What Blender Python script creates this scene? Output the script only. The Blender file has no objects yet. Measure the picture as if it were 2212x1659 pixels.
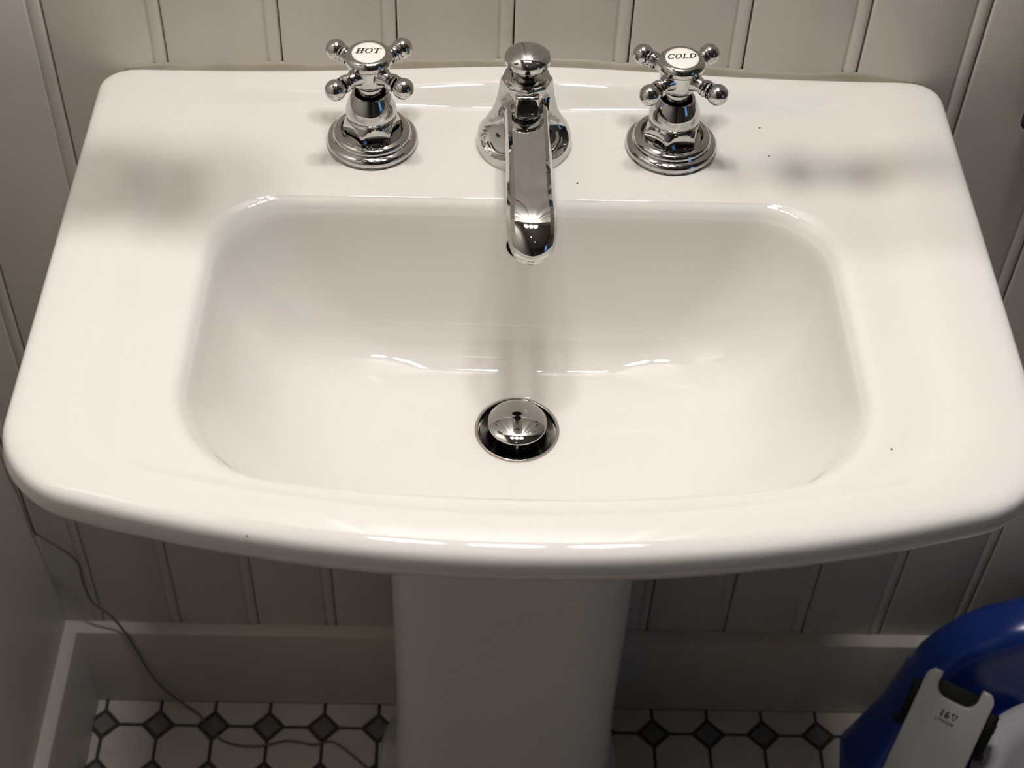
import bpy, bmesh, math, random
from mathutils import Vector, Matrix

random.seed(4)
scene = bpy.context.scene
COL = scene.collection
PI = math.pi
DECK = 0.842            # height of the basin's tap deck above the floor
WALL_Y = 0.072          # face of the panelled wall
LEFT_X = -0.4533        # face of the left wall

# ------------------------------------------------------------------ camera
def make_camera():
    f = 3374.0
    th = math.atan2(3745, 3374)
    r = math.radians(1.0)
    F = Vector((0, math.cos(th), -math.sin(th)))
    U = Vector((0, math.sin(th), math.cos(th)))
    R = Vector((1, 0, 0))
    I = math.cos(r) * R + math.sin(r) * U
    J = math.sin(r) * R - math.cos(r) * U
    cd = bpy.data.cameras.new('camera')
    cd.sensor_fit = 'HORIZONTAL'
    cd.sensor_width = 36.0
    cd.lens = f / 2212.0 * 36.0
    cd.shift_x = 84.0 / 2212.0
    cd.clip_start = 0.02
    cd.dof.use_dof = True
    cd.dof.focus_distance = 1.05
    cd.dof.aperture_fstop = 13.0
    ob = bpy.data.objects.new('camera', cd)
    COL.objects.link(ob)
    up = -J
    back = -F
    ob.matrix_world = Matrix(((I.x, up.x, back.x, -0.0301),
                              (I.y, up.y, back.y, -0.8356),
                              (I.z, up.z, back.z, 0.6821 + DECK),
                              (0, 0, 0, 1)))
    scene.camera = ob
make_camera()

# ------------------------------------------------------------------ world, lights, exposure
world = bpy.data.worlds.new('sky')
scene.world = world
world.use_nodes = True
wbg = world.node_tree.nodes['Background']
wbg.inputs['Color'].default_value = (0.13, 0.42, 1.0, 1)
wbg.inputs['Strength'].default_value = 1.1

VANITY_W = 138.0          # emission strength of each vanity shade
VANITY_Y = -0.09
VANITY_Z = DECK + 1.30
VANITY_X = (-0.152, 0.013, 0.178)
DOWN_W = 4.0

scene.view_settings.view_transform = 'Standard'
scene.view_settings.look = 'None'
scene.view_settings.gamma = 1.0
scene.view_settings.use_curve_mapping = False
scene.view_settings.exposure = 0.0

# ------------------------------------------------------------------ helpers
def mesh_obj(name, verts, faces, mat, parent=None, smooth=None):
    me = bpy.data.meshes.new(name)
    me.from_pydata([tuple(v) for v in verts], [], faces)
    me.update()
    bm = bmesh.new()
    bm.from_mesh(me)
    bmesh.ops.recalc_face_normals(bm, faces=bm.faces)
    bm.to_mesh(me)
    bm.free()
    if mat is not None:
        me.materials.append(mat)
    if smooth is not None:
        me.polygons.foreach_set('use_smooth', [True] * len(me.polygons))
        if smooth < 179:
            me.set_sharp_from_angle(angle=math.radians(smooth))
    ob = bpy.data.objects.new(name, me)
    COL.objects.link(ob)
    if parent is not None:
        ob.parent = parent
    return ob


def bm_obj(name, bm, mat, parent=None, smooth=None):
    bmesh.ops.recalc_face_normals(bm, faces=bm.faces)
    me = bpy.data.meshes.new(name)
    bm.to_mesh(me)
    bm.free()
    me.materials.append(mat)
    if smooth is not None:
        me.polygons.foreach_set('use_smooth', [True] * len(me.polygons))
        if smooth < 179:
            me.set_sharp_from_angle(angle=math.radians(smooth))
    ob = bpy.data.objects.new(name, me)
    COL.objects.link(ob)
    if parent is not None:
        ob.parent = parent
    return ob


def empty(name, loc=(0, 0, 0), rz=0.0):
    o = bpy.data.objects.new(name, None)
    o.empty_display_size = 0.03
    o.location = loc
    o.rotation_euler = (0, 0, rz)
    COL.objects.link(o)
    return o


def tag(o, label=None, cat=None, group=None, kind=None):
    if label:
        o['label'] = label
    if cat:
        o['category'] = cat
    if group:
        o['group'] = group
    if kind:
        o['kind'] = kind
    return o


def lathe_data(profile, seg=64, axis='Z', origin=(0, 0, 0)):
    """profile: list of (r, h); r==0 makes a pole"""
    verts, faces, rows = [], [], []
    o = Vector(origin)
    for r, h in profile:
        if r <= 1e-7:
            rows.append([len(verts)])
            verts.append((0, 0, h))
        else:
            rows.append(list(range(len(verts), len(verts) + seg)))
            for i in range(seg):
                a = 2 * PI * i / seg
                verts.append((r * math.cos(a), r * math.sin(a), h))
    for a, b in zip(rows[:-1], rows[1:]):
        if len(a) == 1 and len(b) == 1:
            continue
        for i in range(seg):
            j = (i + 1) % seg
            if len(a) == 1:
                faces.append((a[0], b[i], b[j]))
            elif len(b) == 1:
                faces.append((a[i], a[j], b[0]))
            else:
                faces.append((a[i], a[j], b[j], b[i]))
    return [Vector(v) + o for v in verts], faces


def lathe(name, profile, mat, parent=None, seg=64, smooth=35, origin=(0, 0, 0)):
    v, f = lathe_data(profile, seg, origin=origin)
    return mesh_obj(name, v, f, mat, parent, smooth)


def arc(cx, cz, r, a0, a1, n=8):
    """profile points on a circle, angles in degrees, measured in the (r, z) plane"""
    return [(cx + r * math.cos(math.radians(a0 + (a1 - a0) * i / n)),
             cz + r * math.sin(math.radians(a0 + (a1 - a0) * i / n))) for i in range(n + 1)]


def box(name, lo, hi, mat, parent=None, bevel=0.0, seg=2, smooth=35):
    bm = bmesh.new()
    bmesh.ops.create_cube(bm, size=1)
    for v in bm.verts:
        v.co = Vector((lo[i] + (hi[i] - lo[i]) * (v.co[i] + 0.5) for i in range(3)))
    if bevel > 0:
        bmesh.ops.bevel(bm, geom=list(bm.edges), offset=bevel, segments=seg, profile=0.5, affect='EDGES')
    return bm_obj(name, bm, mat, parent, smooth)


def tube_data(pts, rad, seg=10):
    pts = [Vector(p) for p in pts]
    n = len(pts)
    rad = rad if isinstance(rad, (list, tuple)) else [rad] * n
    verts, faces = [], []
    prev = None
    for i, p in enumerate(pts):
        t = (pts[min(i + 1, n - 1)] - pts[max(i - 1, 0)]).normalized()
        if prev is None:
            up = Vector((0, 0, 1)) if abs(t.z) < 0.9 else Vector((1, 0, 0))
            nrm = t.cross(up).normalized()
        else:
            nrm = (prev - t * prev.dot(t)).normalized()
        prev = nrm
        b = t.cross(nrm)
        for k in range(seg):
            a = 2 * PI * k / seg
            verts.append(p + rad[i] * (math.cos(a) * nrm + math.sin(a) * b))
    for i in range(n - 1):
        for k in range(seg):
            l = (k + 1) % seg
            faces.append((i * seg + k, i * seg + l, (i + 1) * seg + l, (i + 1) * seg + k))
    faces.append(tuple(range(seg)))
    faces.append(tuple(range((n - 1) * seg, n * seg)))
    return verts, faces


def catmull(pts, sub):
    """smooth list of equal-length tuples"""
    out = []
    n = len(pts)
    for i in range(n - 1):
        p0 = pts[max(i - 1, 0)]
        p1, p2 = pts[i], pts[i + 1]
        p3 = pts[min(i + 2, n - 1)]
        for s in range(sub):
            t = s / sub
            out.append(tuple(0.5 * ((2 * b) + (c - a) * t + (2 * a - 5 * b + 4 * c - d) * t * t
                                    + (-a + 3 * b - 3 * c + d) * t ** 3)
                             for a, b, c, d in zip(p0, p1, p2, p3)))
    out.append(tuple(pts[-1]))
    return out


def sstep(a, b, x):
    t = max(0.0, min(1.0, (x - a) / (b - a)))
    return t * t * (3 - 2 * t)

# ------------------------------------------------------------------ materials
def principled(name, col, rough=0.5, metal=0.0, spec=0.5, coat=0.0, emit=None, estr=0.0):
    m = bpy.data.materials.new(name)
    m.use_nodes = True
    b = m.node_tree.nodes['Principled BSDF']
    b.inputs['Base Color'].default_value = (*col, 1)
    b.inputs['Roughness'].default_value = rough
    b.inputs['Metallic'].default_value = metal
    b.inputs['Specular IOR Level'].default_value = spec
    b.inputs['Coat Weight'].default_value = coat
    if emit:
        b.inputs['Emission Color'].default_value = (*emit, 1)
        b.inputs['Emission Strength'].default_value = estr
    return m


def mottle(m, col_a, col_b, scale, detail=3.0, rough=None, bump=0.0, bscale=None):
    """subtle procedural colour variation (and relief) on a principled material"""
    nt = m.node_tree
    b = nt.nodes['Principled BSDF']
    tc = nt.nodes.new('ShaderNodeTexCoord')
    nz = nt.nodes.new('ShaderNodeTexNoise')
    nz.inputs['Scale'].default_value = scale
    nz.inputs['Detail'].default_value = detail
    rp = nt.nodes.new('ShaderNodeValToRGB')
    rp.color_ramp.elements[0].position = 0.3
    rp.color_ramp.elements[1].position = 0.7
    rp.color_ramp.elements[0].color = (*col_a, 1)
    rp.color_ramp.elements[1].color = (*col_b, 1)
    nt.links.new(tc.outputs['Object'], nz.inputs['Vector'])
    nt.links.new(nz.outputs['Fac'], rp.inputs['Fac'])
    nt.links.new(rp.outputs['Color'], b.inputs['Base Color'])
    if bump:
        n2 = nt.nodes.new('ShaderNodeTexNoise')
        n2.inputs['Scale'].default_value = bscale or scale * 4
        n2.inputs['Detail'].default_value = 2
        bp = nt.nodes.new('ShaderNodeBump')
        bp.inputs['Strength'].default_value = bump
        bp.inputs['Distance'].default_value = 0.002
        nt.links.new(tc.outputs['Object'], n2.inputs['Vector'])
        nt.links.new(n2.outputs['Fac'], bp.inputs['Height'])
        nt.links.new(bp.outputs['Normal'], b.inputs['Normal'])
    return m


PORC = mottle(principled('porcelain', (0.74, 0.715, 0.67), 0.03), (0.735, 0.71, 0.665), (0.745, 0.72, 0.675), 6)
PED = mottle(principled('pedestal_porcelain', (0.73, 0.705, 0.66), 0.15), (0.725, 0.70, 0.655), (0.735, 0.71, 0.665), 6)
CHROME = mottle(principled('chrome', (0.62, 0.61, 0.59), 0.035, 1.0), (0.54, 0.53, 0.515), (0.59, 0.58, 0.56), 90)
STEEL = mottle(principled('worn_chrome', (0.5, 0.49, 0.47), 0.22, 1.0), (0.34, 0.33, 0.32), (0.5, 0.49, 0.47), 180)
GAP_BLACK = principled('gap_shade_black', (0.006, 0.0055, 0.005), 0.8, spec=0.1)  # near black paints shade into holes and gaps; the gasket shares it
ENAMEL = principled('index_enamel', (0.86, 0.83, 0.76), 0.12)
INK = principled('black_lettering', (0.02, 0.017, 0.015), 0.5)
PAINT = mottle(principled('wall_paint', (0.5, 0.47, 0.42), 0.38), (0.66, 0.615, 0.55), (0.69, 0.645, 0.575), 3, bump=0.12, bscale=55)
TRIM = mottle(principled('trim_paint', (0.5, 0.46, 0.41), 0.4), (0.66, 0.61, 0.54), (0.69, 0.64, 0.565), 4)
JOINT = principled('joint_dark', (0.10, 0.085, 0.065), 0.8)
CAULK = mottle(principled('caulk', (0.34, 0.30, 0.23), 0.5), (0.31, 0.27, 0.20), (0.40, 0.36, 0.29), 14)
TILE_W = mottle(principled('tile_white', (0.62, 0.58, 0.53), 0.35), (0.66, 0.61, 0.55), (0.75, 0.69, 0.63), 20)
TILE_D = mottle(principled('tile_dot', (0.20, 0.20, 0.20), 0.4), (0.17, 0.17, 0.17), (0.23, 0.23, 0.23), 30)
CEIL = principled('ceiling_paint', (0.30, 0.28, 0.25), 0.8)
ROOM = principled('room_paint', (0.20, 0.18, 0.155), 0.6)
BLUE = mottle(principled('blue_plastic', (0.015, 0.05, 0.30), 0.22), (0.010, 0.034, 0.20), (0.013, 0.040, 0.23), 10)
WHITEPL = mottle(principled('white_plastic', (0.62, 0.59, 0.60), 0.3), (0.60, 0.575, 0.585), (0.64, 0.61, 0.62), 12)
VACW = mottle(principled('vacuum_shell', (0.40, 0.38, 0.37), 0.35), (0.385, 0.365, 0.355), (0.41, 0.39, 0.38), 16)
BLACKPL = principled('black_plastic', (0.006, 0.006, 0.0055), 0.5, spec=0.12)
BRISTLE = principled('black_bristle', (0.008, 0.008, 0.008), 0.9)
GREYINK = principled('grey_print', (0.06, 0.055, 0.05), 0.6)
CORDM = principled('cord_plastic', (0.20, 0.17, 0.13), 0.35)
RUST = mottle(principled('rust_stain', (0.30, 0.2, 0.1), 0.5), (0.40, 0.24, 0.13), (0.22, 0.18, 0.14), 60)
NAVY = principled('navy_fabric', (0.012, 0.014, 0.03), 0.9)
SPECK = principled('speck', (0.10, 0.085, 0.07), 0.8)
DOORM = mottle(principled('door_brown', (0.05, 0.042, 0.035), 0.5), (0.045, 0.038, 0.03), (0.06, 0.05, 0.04), 5)
CASING = principled('door_casing', (0.55, 0.47, 0.33), 0.5)
SHADE = principled('lit_shade', (0.9, 0.85, 0.75), 0.4, emit=(1.0, 0.972, 0.958), estr=VANITY_W)
SHADEM = principled('shade_metal', (0.55, 0.52, 0.48), 0.3, 0.6)
DOWNL = principled('downlight_lens', (0.9, 0.85, 0.75), 0.4, emit=(1.0, 0.92, 0.82), estr=DOWN_W)
PANE = bpy.data.materials.new('window_glass')
PANE.use_nodes = True
_pb = PANE.node_tree.nodes['Principled BSDF']
_pb.inputs['Base Color'].default_value = (1, 1, 1, 1)
_pb.inputs['Roughness'].default_value = 0.0
_pb.inputs['Transmission Weight'].default_value = 1.0
_pb.inputs['IOR'].default_value = 1.02


def tile_pattern_material():
    """octagon-and-dot pattern for the floor beyond the tiles that are built one by one"""
    m = principled('floor_pattern', (0.5, 0.5, 0.5), 0.45)
    nt = m.node_tree
    N = nt.nodes.new
    b = nt.nodes['Principled BSDF']
    tc = N('ShaderNodeTexCoord')
    sp = N('ShaderNodeSeparateXYZ')
    nt.links.new(tc.outputs['Object'], sp.inputs[0])

    def math_n(op, a, c=None):
        n = N('ShaderNodeMath')
        n.operation = op
        for i, s in enumerate((a, c)):
            if s is None:
                continue
            if isinstance(s, (int, float)):
                n.inputs[i].default_value = s
            else:
                nt.links.new(s, n.inputs[i])
        return n.outputs[0]
    P = 0.0602

    def dist(sock, off):
        t = math_n('SUBTRACT', sock, off)
        t = math_n('DIVIDE', t, P)
        t = math_n('ADD', t, 0.5)
        t = math_n('FRACT', t)
        t = math_n('SUBTRACT', t, 0.5)
        t = math_n('ABSOLUTE', t)
        return math_n('MULTIPLY', t, P)
    dx = dist(sp.outputs['X'], -0.3079)
    dy = dist(sp.outputs['Y'], 0.0277)
    s = math_n('ADD', dx, dy)
    dot = math_n('LESS_THAN', s, 0.0145)
    octm = math_n('GREATER_THAN', s, 0.0175)
    gx = math_n('GREATER_THAN', dx, 0.0014)
    gy = math_n('GREATER_THAN', dy, 0.0014)
    octm = math_n('MULTIPLY', octm, math_n('MULTIPLY', gx, gy))
    m1 = N('ShaderNodeMix')
    m1.data_type = 'RGBA'
    m1.inputs[6].default_value = (0.06, 0.05, 0.04, 1)
    m1.inputs[7].default_value = (0.70, 0.65, 0.59, 1)
    nt.links.new(octm, m1.inputs[0])
    m2 = N('ShaderNodeMix')
    m2.data_type = 'RGBA'
    m2.inputs[7].default_value = (0.20, 0.20, 0.20, 1)
    nt.links.new(dot, m2.inputs[0])
    nt.links.new(m1.outputs[2], m2.inputs[6])
    nt.links.new(m2.outputs[2], b.inputs['Base Color'])
    return m
GROUT = mottle(principled('grout', (0.07, 0.06, 0.05), 0.9), (0.06, 0.05, 0.042), (0.085, 0.072, 0.06), 40)
FLOORPAT = tile_pattern_material()

# ------------------------------------------------------------------ the room
RX, RY, RZ = 2.0, -3.0, 2.6


def structure(o):
    o['kind'] = 'structure'
    return o

# back wall: backing sheet with a bead-edged board for every plank
wall_back = structure(mesh_obj('wall_back', [(LEFT_X - .1, WALL_Y + .0075, 0), (RX + .1, WALL_Y + .0075, 0),
                                             (RX + .1, WALL_Y + .0075, RZ), (LEFT_X - .1, WALL_Y + .0075, RZ),
                                             (LEFT_X - .1, WALL_Y + .08, 0), (RX + .1, WALL_Y + .08, 0),
                                             (RX + .1, WALL_Y + .08, RZ), (LEFT_X - .1, WALL_Y + .08, RZ)],
                              [(0, 1, 2, 3), (4, 5, 6, 7), (0, 1, 5, 4), (3, 2, 6, 7), (0, 3, 7, 4), (1, 2, 6, 5)], JOINT))
PLANK = 0.0814
prof = [(0.0004, -.0072), (0.0004, -.0010), (0.0010, -.0003), (0.0022, 0.0), (0.0692, 0.0), (0.0700, -.0004),
        (0.0706, -.0015), (0.0713, -.0016), (0.0721, -.0008), (0.0738, -.0003), (0.0762, .0000), (0.0786, -.0003),
        (0.0800, -.0010), (0.0809, -.0026), (0.0810, -.0072)]
pv, pf = [], []
for z in (0.0, RZ):
    for u, d in prof:
        pv.append((u, WALL_Y - d, z))
n = len(prof)
for i in range(n - 1):
    pf.append((i, i + 1, n + i + 1, n + i))
pf.append((0, n, 2 * n - 1, n - 1))
pf.append(tuple(range(n)))
pf.append(tuple(range(n, 2 * n)))
plank0 = None
k0 = math.floor((LEFT_X + .006) / PLANK)
k1 = math.ceil((RX + .006) / PLANK)
for k in range(k0, k1):
    if plank0 is None:
        plank0 = mesh_obj('plank', pv, pf, PAINT, wall_back, 40)
        p = plank0
    else:
        p = plank0.copy()
        COL.objects.link(p)
        p.parent = wall_back
    p.location = (-0.006 + PLANK * k, random.uniform(0, .0004), 0)

structure(box('wall_left', (LEFT_X - .08, RY, 0), (LEFT_X, WALL_Y + .0, RZ), PAINT))
structure(box('ceiling', (LEFT_X - .08, RY - .08, RZ), (RX + .08, WALL_Y + .08, RZ + .05), CEIL))
structure(box('wall_rear', (LEFT_X - .08, RY - .08, 0), (RX + .08, RY, RZ), ROOM))
# right wall with a window opening
WY0, WY1, WZ0, WZ1 = -2.0, -1.35, 1.05, 2.0
wr = bmesh.new()
ys = [RY, WY0, WY1, WALL_Y + .08]
zs = [0, WZ0, WZ1, RZ]
for x in (RX, RX + .08):
    g = [[wr.verts.new((x, y, z)) for z in zs] for y in ys]
    for i in range(3):
        for j in range(3):
            if (i, j) != (1, 1):
                wr.faces.new((g[i][j], g[i + 1][j], g[i + 1][j + 1], g[i][j + 1]))
structure(bm_obj('wall_right', wr, ROOM))
win = structure(empty('window_1', (RX, (WY0 + WY1) / 2, WZ0)))
wy, wz = (WY1 - WY0) / 2, WZ1 - WZ0
for nm, lo, hi in (('window_frame', (-.01, -wy - .05, -.05), (.08, -wy, wz + .05)),
                   ('window_frame', (-.01, wy, -.05), (.08, wy + .05, wz + .05)),
                   ('window_frame', (-.01, -wy, wz), (.08, wy, wz + .05)),
                   ('window_sill', (-.04, -wy - .06, -.05), (.08, wy + .06, 0)),
                   ('glazing_bar', (.02, -wy, wz / 2 - .015), (.05, wy, wz / 2 + .015))):
    box(nm, lo, hi, CASING if nm != 'glazing_bar' else WHITEPL, win, .004)
box('pane', (.034, -wy, 0), (.036, wy, wz), PANE, win)
# dark door with pale casing on the rear wall
door = structure(empty('door_1', (0.12, RY, 0)))
box('door_leaf', (-.38, .002, .005), (.38, .03, 2.02), DOORM, door, .004)
for x0, x1 in ((-.30, -.04), (.04, .30)):
    for z0, z1 in ((.2, .85), (1.0, 1.85)):
        box('door_panel', (x0, .028, z0), (x1, .036, z1), DOORM, door, .006)
box('door_casing', (-.47, .001, 0), (-.382, .04, 2.1), CASING, door, .005)
box('door_casing', (.382, .001, 0), (.47, .04, 2.1), CASING, door, .005)
box('door_casing', (-.47, .001, 2.022), (.47, .041, 2.11), CASING, door, .005)
lathe('door_handle', [(0, 0), (.018, 0), (.018, .006), (.009, .012), (.009, .03), (.024, .04), (.026, .055), (.015, .066), (0, .068)],
      STEEL, door, 32).matrix_local = Matrix.Translation((.33, .03, .98)) @ Matrix.Rotation(-PI / 2, 4, 'X')

# baseboards
def baseboard(name, a, b, inward):
    """moulded board from a to b (xy at the wall face), inward = unit xy into the room"""
    pr = [(0.0, 0.0), (0.0142, 0.0), (0.0142, 0.1305), (0.0134, 0.1325), (0.0118, 0.1335), (0.0, 0.1352)]
    vs, fs = [], []
    for P_ in (a, b):
        for d, z in pr:
            vs.append((P_[0] + inward[0] * d, P_[1] + inward[1] * d, z))
    m_ = len(pr)
    for i in range(m_):
        j = (i + 1) % m_
        fs.append((i, j, m_ + j, m_ + i))
    fs.append(tuple(range(m_)))
    fs.append(tuple(range(m_, 2 * m_)))
    return structure(mesh_obj(name, vs, fs, TRIM, None, 25))
baseboard('baseboard_back', (LEFT_X, WALL_Y - .0001), (RX, WALL_Y - .0001), (0, -1))
baseboard('baseboard_left', (LEFT_X, RY), (LEFT_X, WALL_Y - .0142), (1, 0))

# floor: slab, and octagon and dot tiles laid one by one near the basin
floor = structure(box('floor', (LEFT_X - .08, RY - .08, -.06), (RX + .08, WALL_Y + .08, -.0012), GROUT))
PT = 0.0602
hx, cut = PT / 2 - .0018, 0.0162
OCT = [(-hx + cut, -hx), (hx - cut, -hx), (hx, -hx + cut), (hx, hx - cut), (hx - cut, hx), (-hx + cut, hx), (-hx, hx - cut), (-hx, -hx + cut)]
dd = 0.0132
DOT = [(0, -dd), (dd, 0), (0, dd), (-dd, 0)]


def clip(poly, axis, lim, keep_less):
    out = []
    for i in range(len(poly)):
        p, q = poly[i], poly[(i + 1) % len(poly)]
        pi = p[axis] < lim if keep_less else p[axis] > lim
        qi = q[axis] < lim if keep_less else q[axis] > lim
        if pi:
            out.append(p)
        if pi != qi:
            t = (lim - p[axis]) / (q[axis] - p[axis])
            out.append((p[0] + t * (q[0] - p[0]), p[1] + t * (q[1] - p[1])))
    return out


def tile_mesh(name, poly, mat):
    cx = sum(p[0] for p in poly) / len(poly)
    cy = sum(p[1] for p in poly) / len(poly)
    s = 0.965
    vs = [(p[0], p[1], -.004) for p in poly] + [(p[0], p[1], -.0007) for p in poly] + \
         [(cx + (p[0] - cx) * s, cy + (p[1] - cy) * s, 0) for p in poly]
    k = len(poly)
    fs = []
    for r_ in (0, 1):
        for i in range(k):
            j = (i + 1) % k
            fs.append((r_ * k + i, r_ * k + j, (r_ + 1) * k + j, (r_ + 1) * k + i))
    fs.append(tuple(range(2 * k, 3 * k)))
    o = mesh_obj(name, vs, fs, mat, floor)
    return o
protos = {}
XMIN, YMAX = LEFT_X + .0146, WALL_Y - .0146
for kind, poly, ox, oy, mat in (('octagon_tile', OCT, PT / 2, PT / 2, TILE_W), ('dot_tile', DOT, 0, 0, TILE_D)):
    for i in range(-3, 18):
        for j in range(-1, 13):
            cx, cy = -0.3079 + PT * i + ox, 0.0277 - PT * j + oy
            if cx - hx > 0.75 or cx + hx < XMIN or cy - hx > YMAX:
                continue
            pl = [(cx + p[0], cy + p[1]) for p in poly]
            if min(p[0] for p in pl) < XMIN or max(p[1] for p in pl) > YMAX:
                pl = clip(clip(pl, 0, XMIN, False), 1, YMAX, True)
                if len(pl) < 3:
                    continue
                ax = [p[0] for p in pl]
                ay = [p[1] for p in pl]
                if max(ax) - min(ax) < .004 or max(ay) - min(ay) < .004:
                    continue
                tile_mesh(kind, pl, mat)
            else:
                if kind not in protos:
                    protos[kind] = tile_mesh(kind, poly, mat)
                    o = protos[kind]
                else:
                    o = protos[kind].copy()
                    COL.objects.link(o)
                    o.parent = floor
                o.location = (cx, cy, random.uniform(-.0002, .0002))
# the rest of the floor keeps the same pattern as a material
Y_END = 0.0277 - PT * 12 - .0014
X_END = -0.3079 + PT * 17 + PT
far1 = box('far_tiles', (LEFT_X, RY, -.0012), (RX, Y_END, -.0002), FLOORPAT, floor)
far2 = box('far_tiles', (0.7757, Y_END, -.0012), (RX, WALL_Y - .0146, -.0002), FLOORPAT, floor)
for o in (far1, far2):
    o['kind'] = 'stuff'

# ------------------------------------------------------------------ basin
NB, NC, NS = 72, 24, 32


def bez(p0, c0, c1, p1, n):
    out = []
    for i in range(n):
        t = i / n
        u = 1 - t
        out.append((u ** 3 * p0[0] + 3 * u * u * t * c0[0] + 3 * u * t * t * c1[0] + t ** 3 * p1[0],
                    u ** 3 * p0[1] + 3 * u * u * t * c0[1] + 3 * u * t * t * c1[1] + t ** 3 * p1[1]))
    return out


def lin(p, q, n):
    return [(p[0] + (q[0] - p[0]) * i / n, p[1] + (q[1] - p[1]) * i / n) for i in range(n)]


def basin_loop(wb, wf, yb, k, yc, db, df):
    """bow-fronted rounded rectangle, clockwise from the back left"""
    K = 0.56
    ys_ = yc + k * wf * wf
    sd = Vector((wf - wb, ys_ - yb)).normalized()           # direction down the right side
    pts = []
    a = (-wb + db, yb)
    b_ = (wb - db, yb)
    pts += lin(a, b_, NB)
    c = (wb + sd.x * db, yb + sd.y * db)
    co = (wb, yb)
    mixp = lambda p, q, t: (p[0] + (q[0] - p[0]) * t, p[1] + (q[1] - p[1]) * t)
    pts += bez(b_, mixp(b_, co, K), mixp(c, co, K), c, NC)
    d = (wf - sd.x * df, ys_ - sd.y * df)
    pts += lin(c, d, NS)
    co = (wf, ys_)
    xe = wf - df
    e = (xe, yc + k * xe * xe)
    te = (xe + df * K, yc + k * xe * xe + 2 * k * xe * df * K)
    pts += bez(d, mixp(d, co, K), te, e, NC)
    for i in range(NB):
        x = xe - 2 * xe * i / NB
        pts.append((x, yc + k * x * x))
    half = len(pts)
    # left side mirrors the right
    e2 = (-xe, e[1])
    d2 = (-d[0], d[1])
    c2 = (-c[0], c[1])
    pts += bez(e2, (-te[0], te[1]), (-mixp(d, co, K)[0], mixp(d, co, K)[1]), d2, NC)
    pts += lin(d2, c2, NS)
    co = (-wb, yb)
    pts += bez(c2, mixp(c2, co, K), mixp(a, co, K), a, NC)
    return pts

DRAIN = (0.0, -0.154, -0.1195)
#  (wb, wf, yb, k, yc, db, df, z, arch weight)
under = [(.095, .095, .045, .2, -.165, .04, .04, -.175, 0), (.14, .14, .055, .3, -.220, .05, .05, -.160, 0),
         (.195, .195, .062, .45, -.262, .05, .06, -.115, 0), (.235, .235, .067, .54, -.292, .03, .05, -.066, 0),
         (.2680, .2680, .0702, .56, -.3210, .022, .045, -.0345, 0)]
rim = [(.2865, .2870, .0708, .56, -.3375, .020, .044, -.0290, 0), (.2950, .2955, .0711, .56, -.3458, .019, .044, -.0215, .1),
       (.2992, .2997, .0712, .56, -.3510, .0185, .044, -.0110, .4), (.2986, .2991, .0711, .56, -.3504, .018, .044, -.0035, .8),
       (.2968, .2973, .0708, .56, -.3486, .018, .043, .0014, .93), (.2934, .2939, .0700, .562, -.3454, .018, .042, .0041, 1),
       (.2870, .2870, .0682, .566, -.3400, .018, .042, .0056, 1),
       (.2740, .2740, .0650, .575, -.3315, .020, .042, .0064, 1), (.2620, .2620, .0560, .59, -.3255, .026, .042, .0063, 1),
       (.2540, .2540, .0500, .60, -.3215, .032, .042, .0055, .92), (.2460, .2460, .0425, .60, -.3170, .040, .042, .0031, .50),
       (.2390, .2390, .0365, .59, -.3130, .042, .044, .0011, .14), (.2320, .2320, .0305, .575, -.3105, .043, .045, .0003, .03), (.2270, .2275, .0240, .56, -.3098, .045, .048, .0000, 0), (.2225, .2240, .0120, .54, -.3094, .046, .052, .0000, 0),
       (.2150, .2185, -.030, .52, -.3090, .048, .056, .0000, 0),
       (.2085, .2120, -.0530, .50, -.3080, .050, .058, -.0001, 0)]
bowl = [(.2045, .2080, -.0568, .50, -.3060, .050, .060, -.0010, 0), (.2010, .2045, -.0600, .50, -.3035, .050, .060, -.0032, 0),
        (.1985, .2018, -.0622, .50, -.3012, .051, .060, -.0070, 0), (.1962, .1990, -.0640, .50, -.2985, .052, .061, -.0130, 0),
        (.1920, .1935, -.0672, .48, -.2900, .053, .070, -.0360, 0), (.1825, .1820, -.0722, .45, -.2770, .055, .082, -.0640, 0),
        (.1620, .1590, -.0800, .40, -.2570, .056, .086, -.0925, 0), (.1350, .1290, -.0905, .33, -.2370, .052, .078, -.1088, 0),
        (.1020, .0960, -.1050, .24, -.2150, .048, .056, -.1168, 0)]
rings = under + catmull(rim + bowl, 4)
sv, sf = [], []


def arch(x):
    return 0.0085 * math.exp(-((x - .012) ** 2) / (2 * .088 ** 2))
def ring_angles(loop):
    an = [math.atan2(y - DRAIN[1], x - DRAIN[0]) for x, y in loop]
    out = [an[0]]
    for q in an[1:]:                       # unwrap, always clockwise
        while q - out[-1] > PI:
            q -= 2 * PI
        while q - out[-1] < -PI:
            q += 2 * PI
        out.append(q)
    return out


ref = basin_loop(*bowl[3][:7])
REF = ring_angles(ref)
L = len(ref)


def resample(loop):
    an = ring_angles(loop)
    an2 = [q + 2 * PI for q in an] + an + [q - 2 * PI for q in an]
    lp2 = loop * 3
    out, i = [], 0
    for t in REF:
        while not (an2[i] >= t >= an2[i + 1]):
            i += 1
        d = an2[i] - an2[i + 1]
        u = (an2[i] - t) / d if d > 1e-12 else 0
        p, q = lp2[i], lp2[i + 1]
        out.append((p[0] + (q[0] - p[0]) * u, p[1] + (q[1] - p[1]) * u))
    return out


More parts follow.
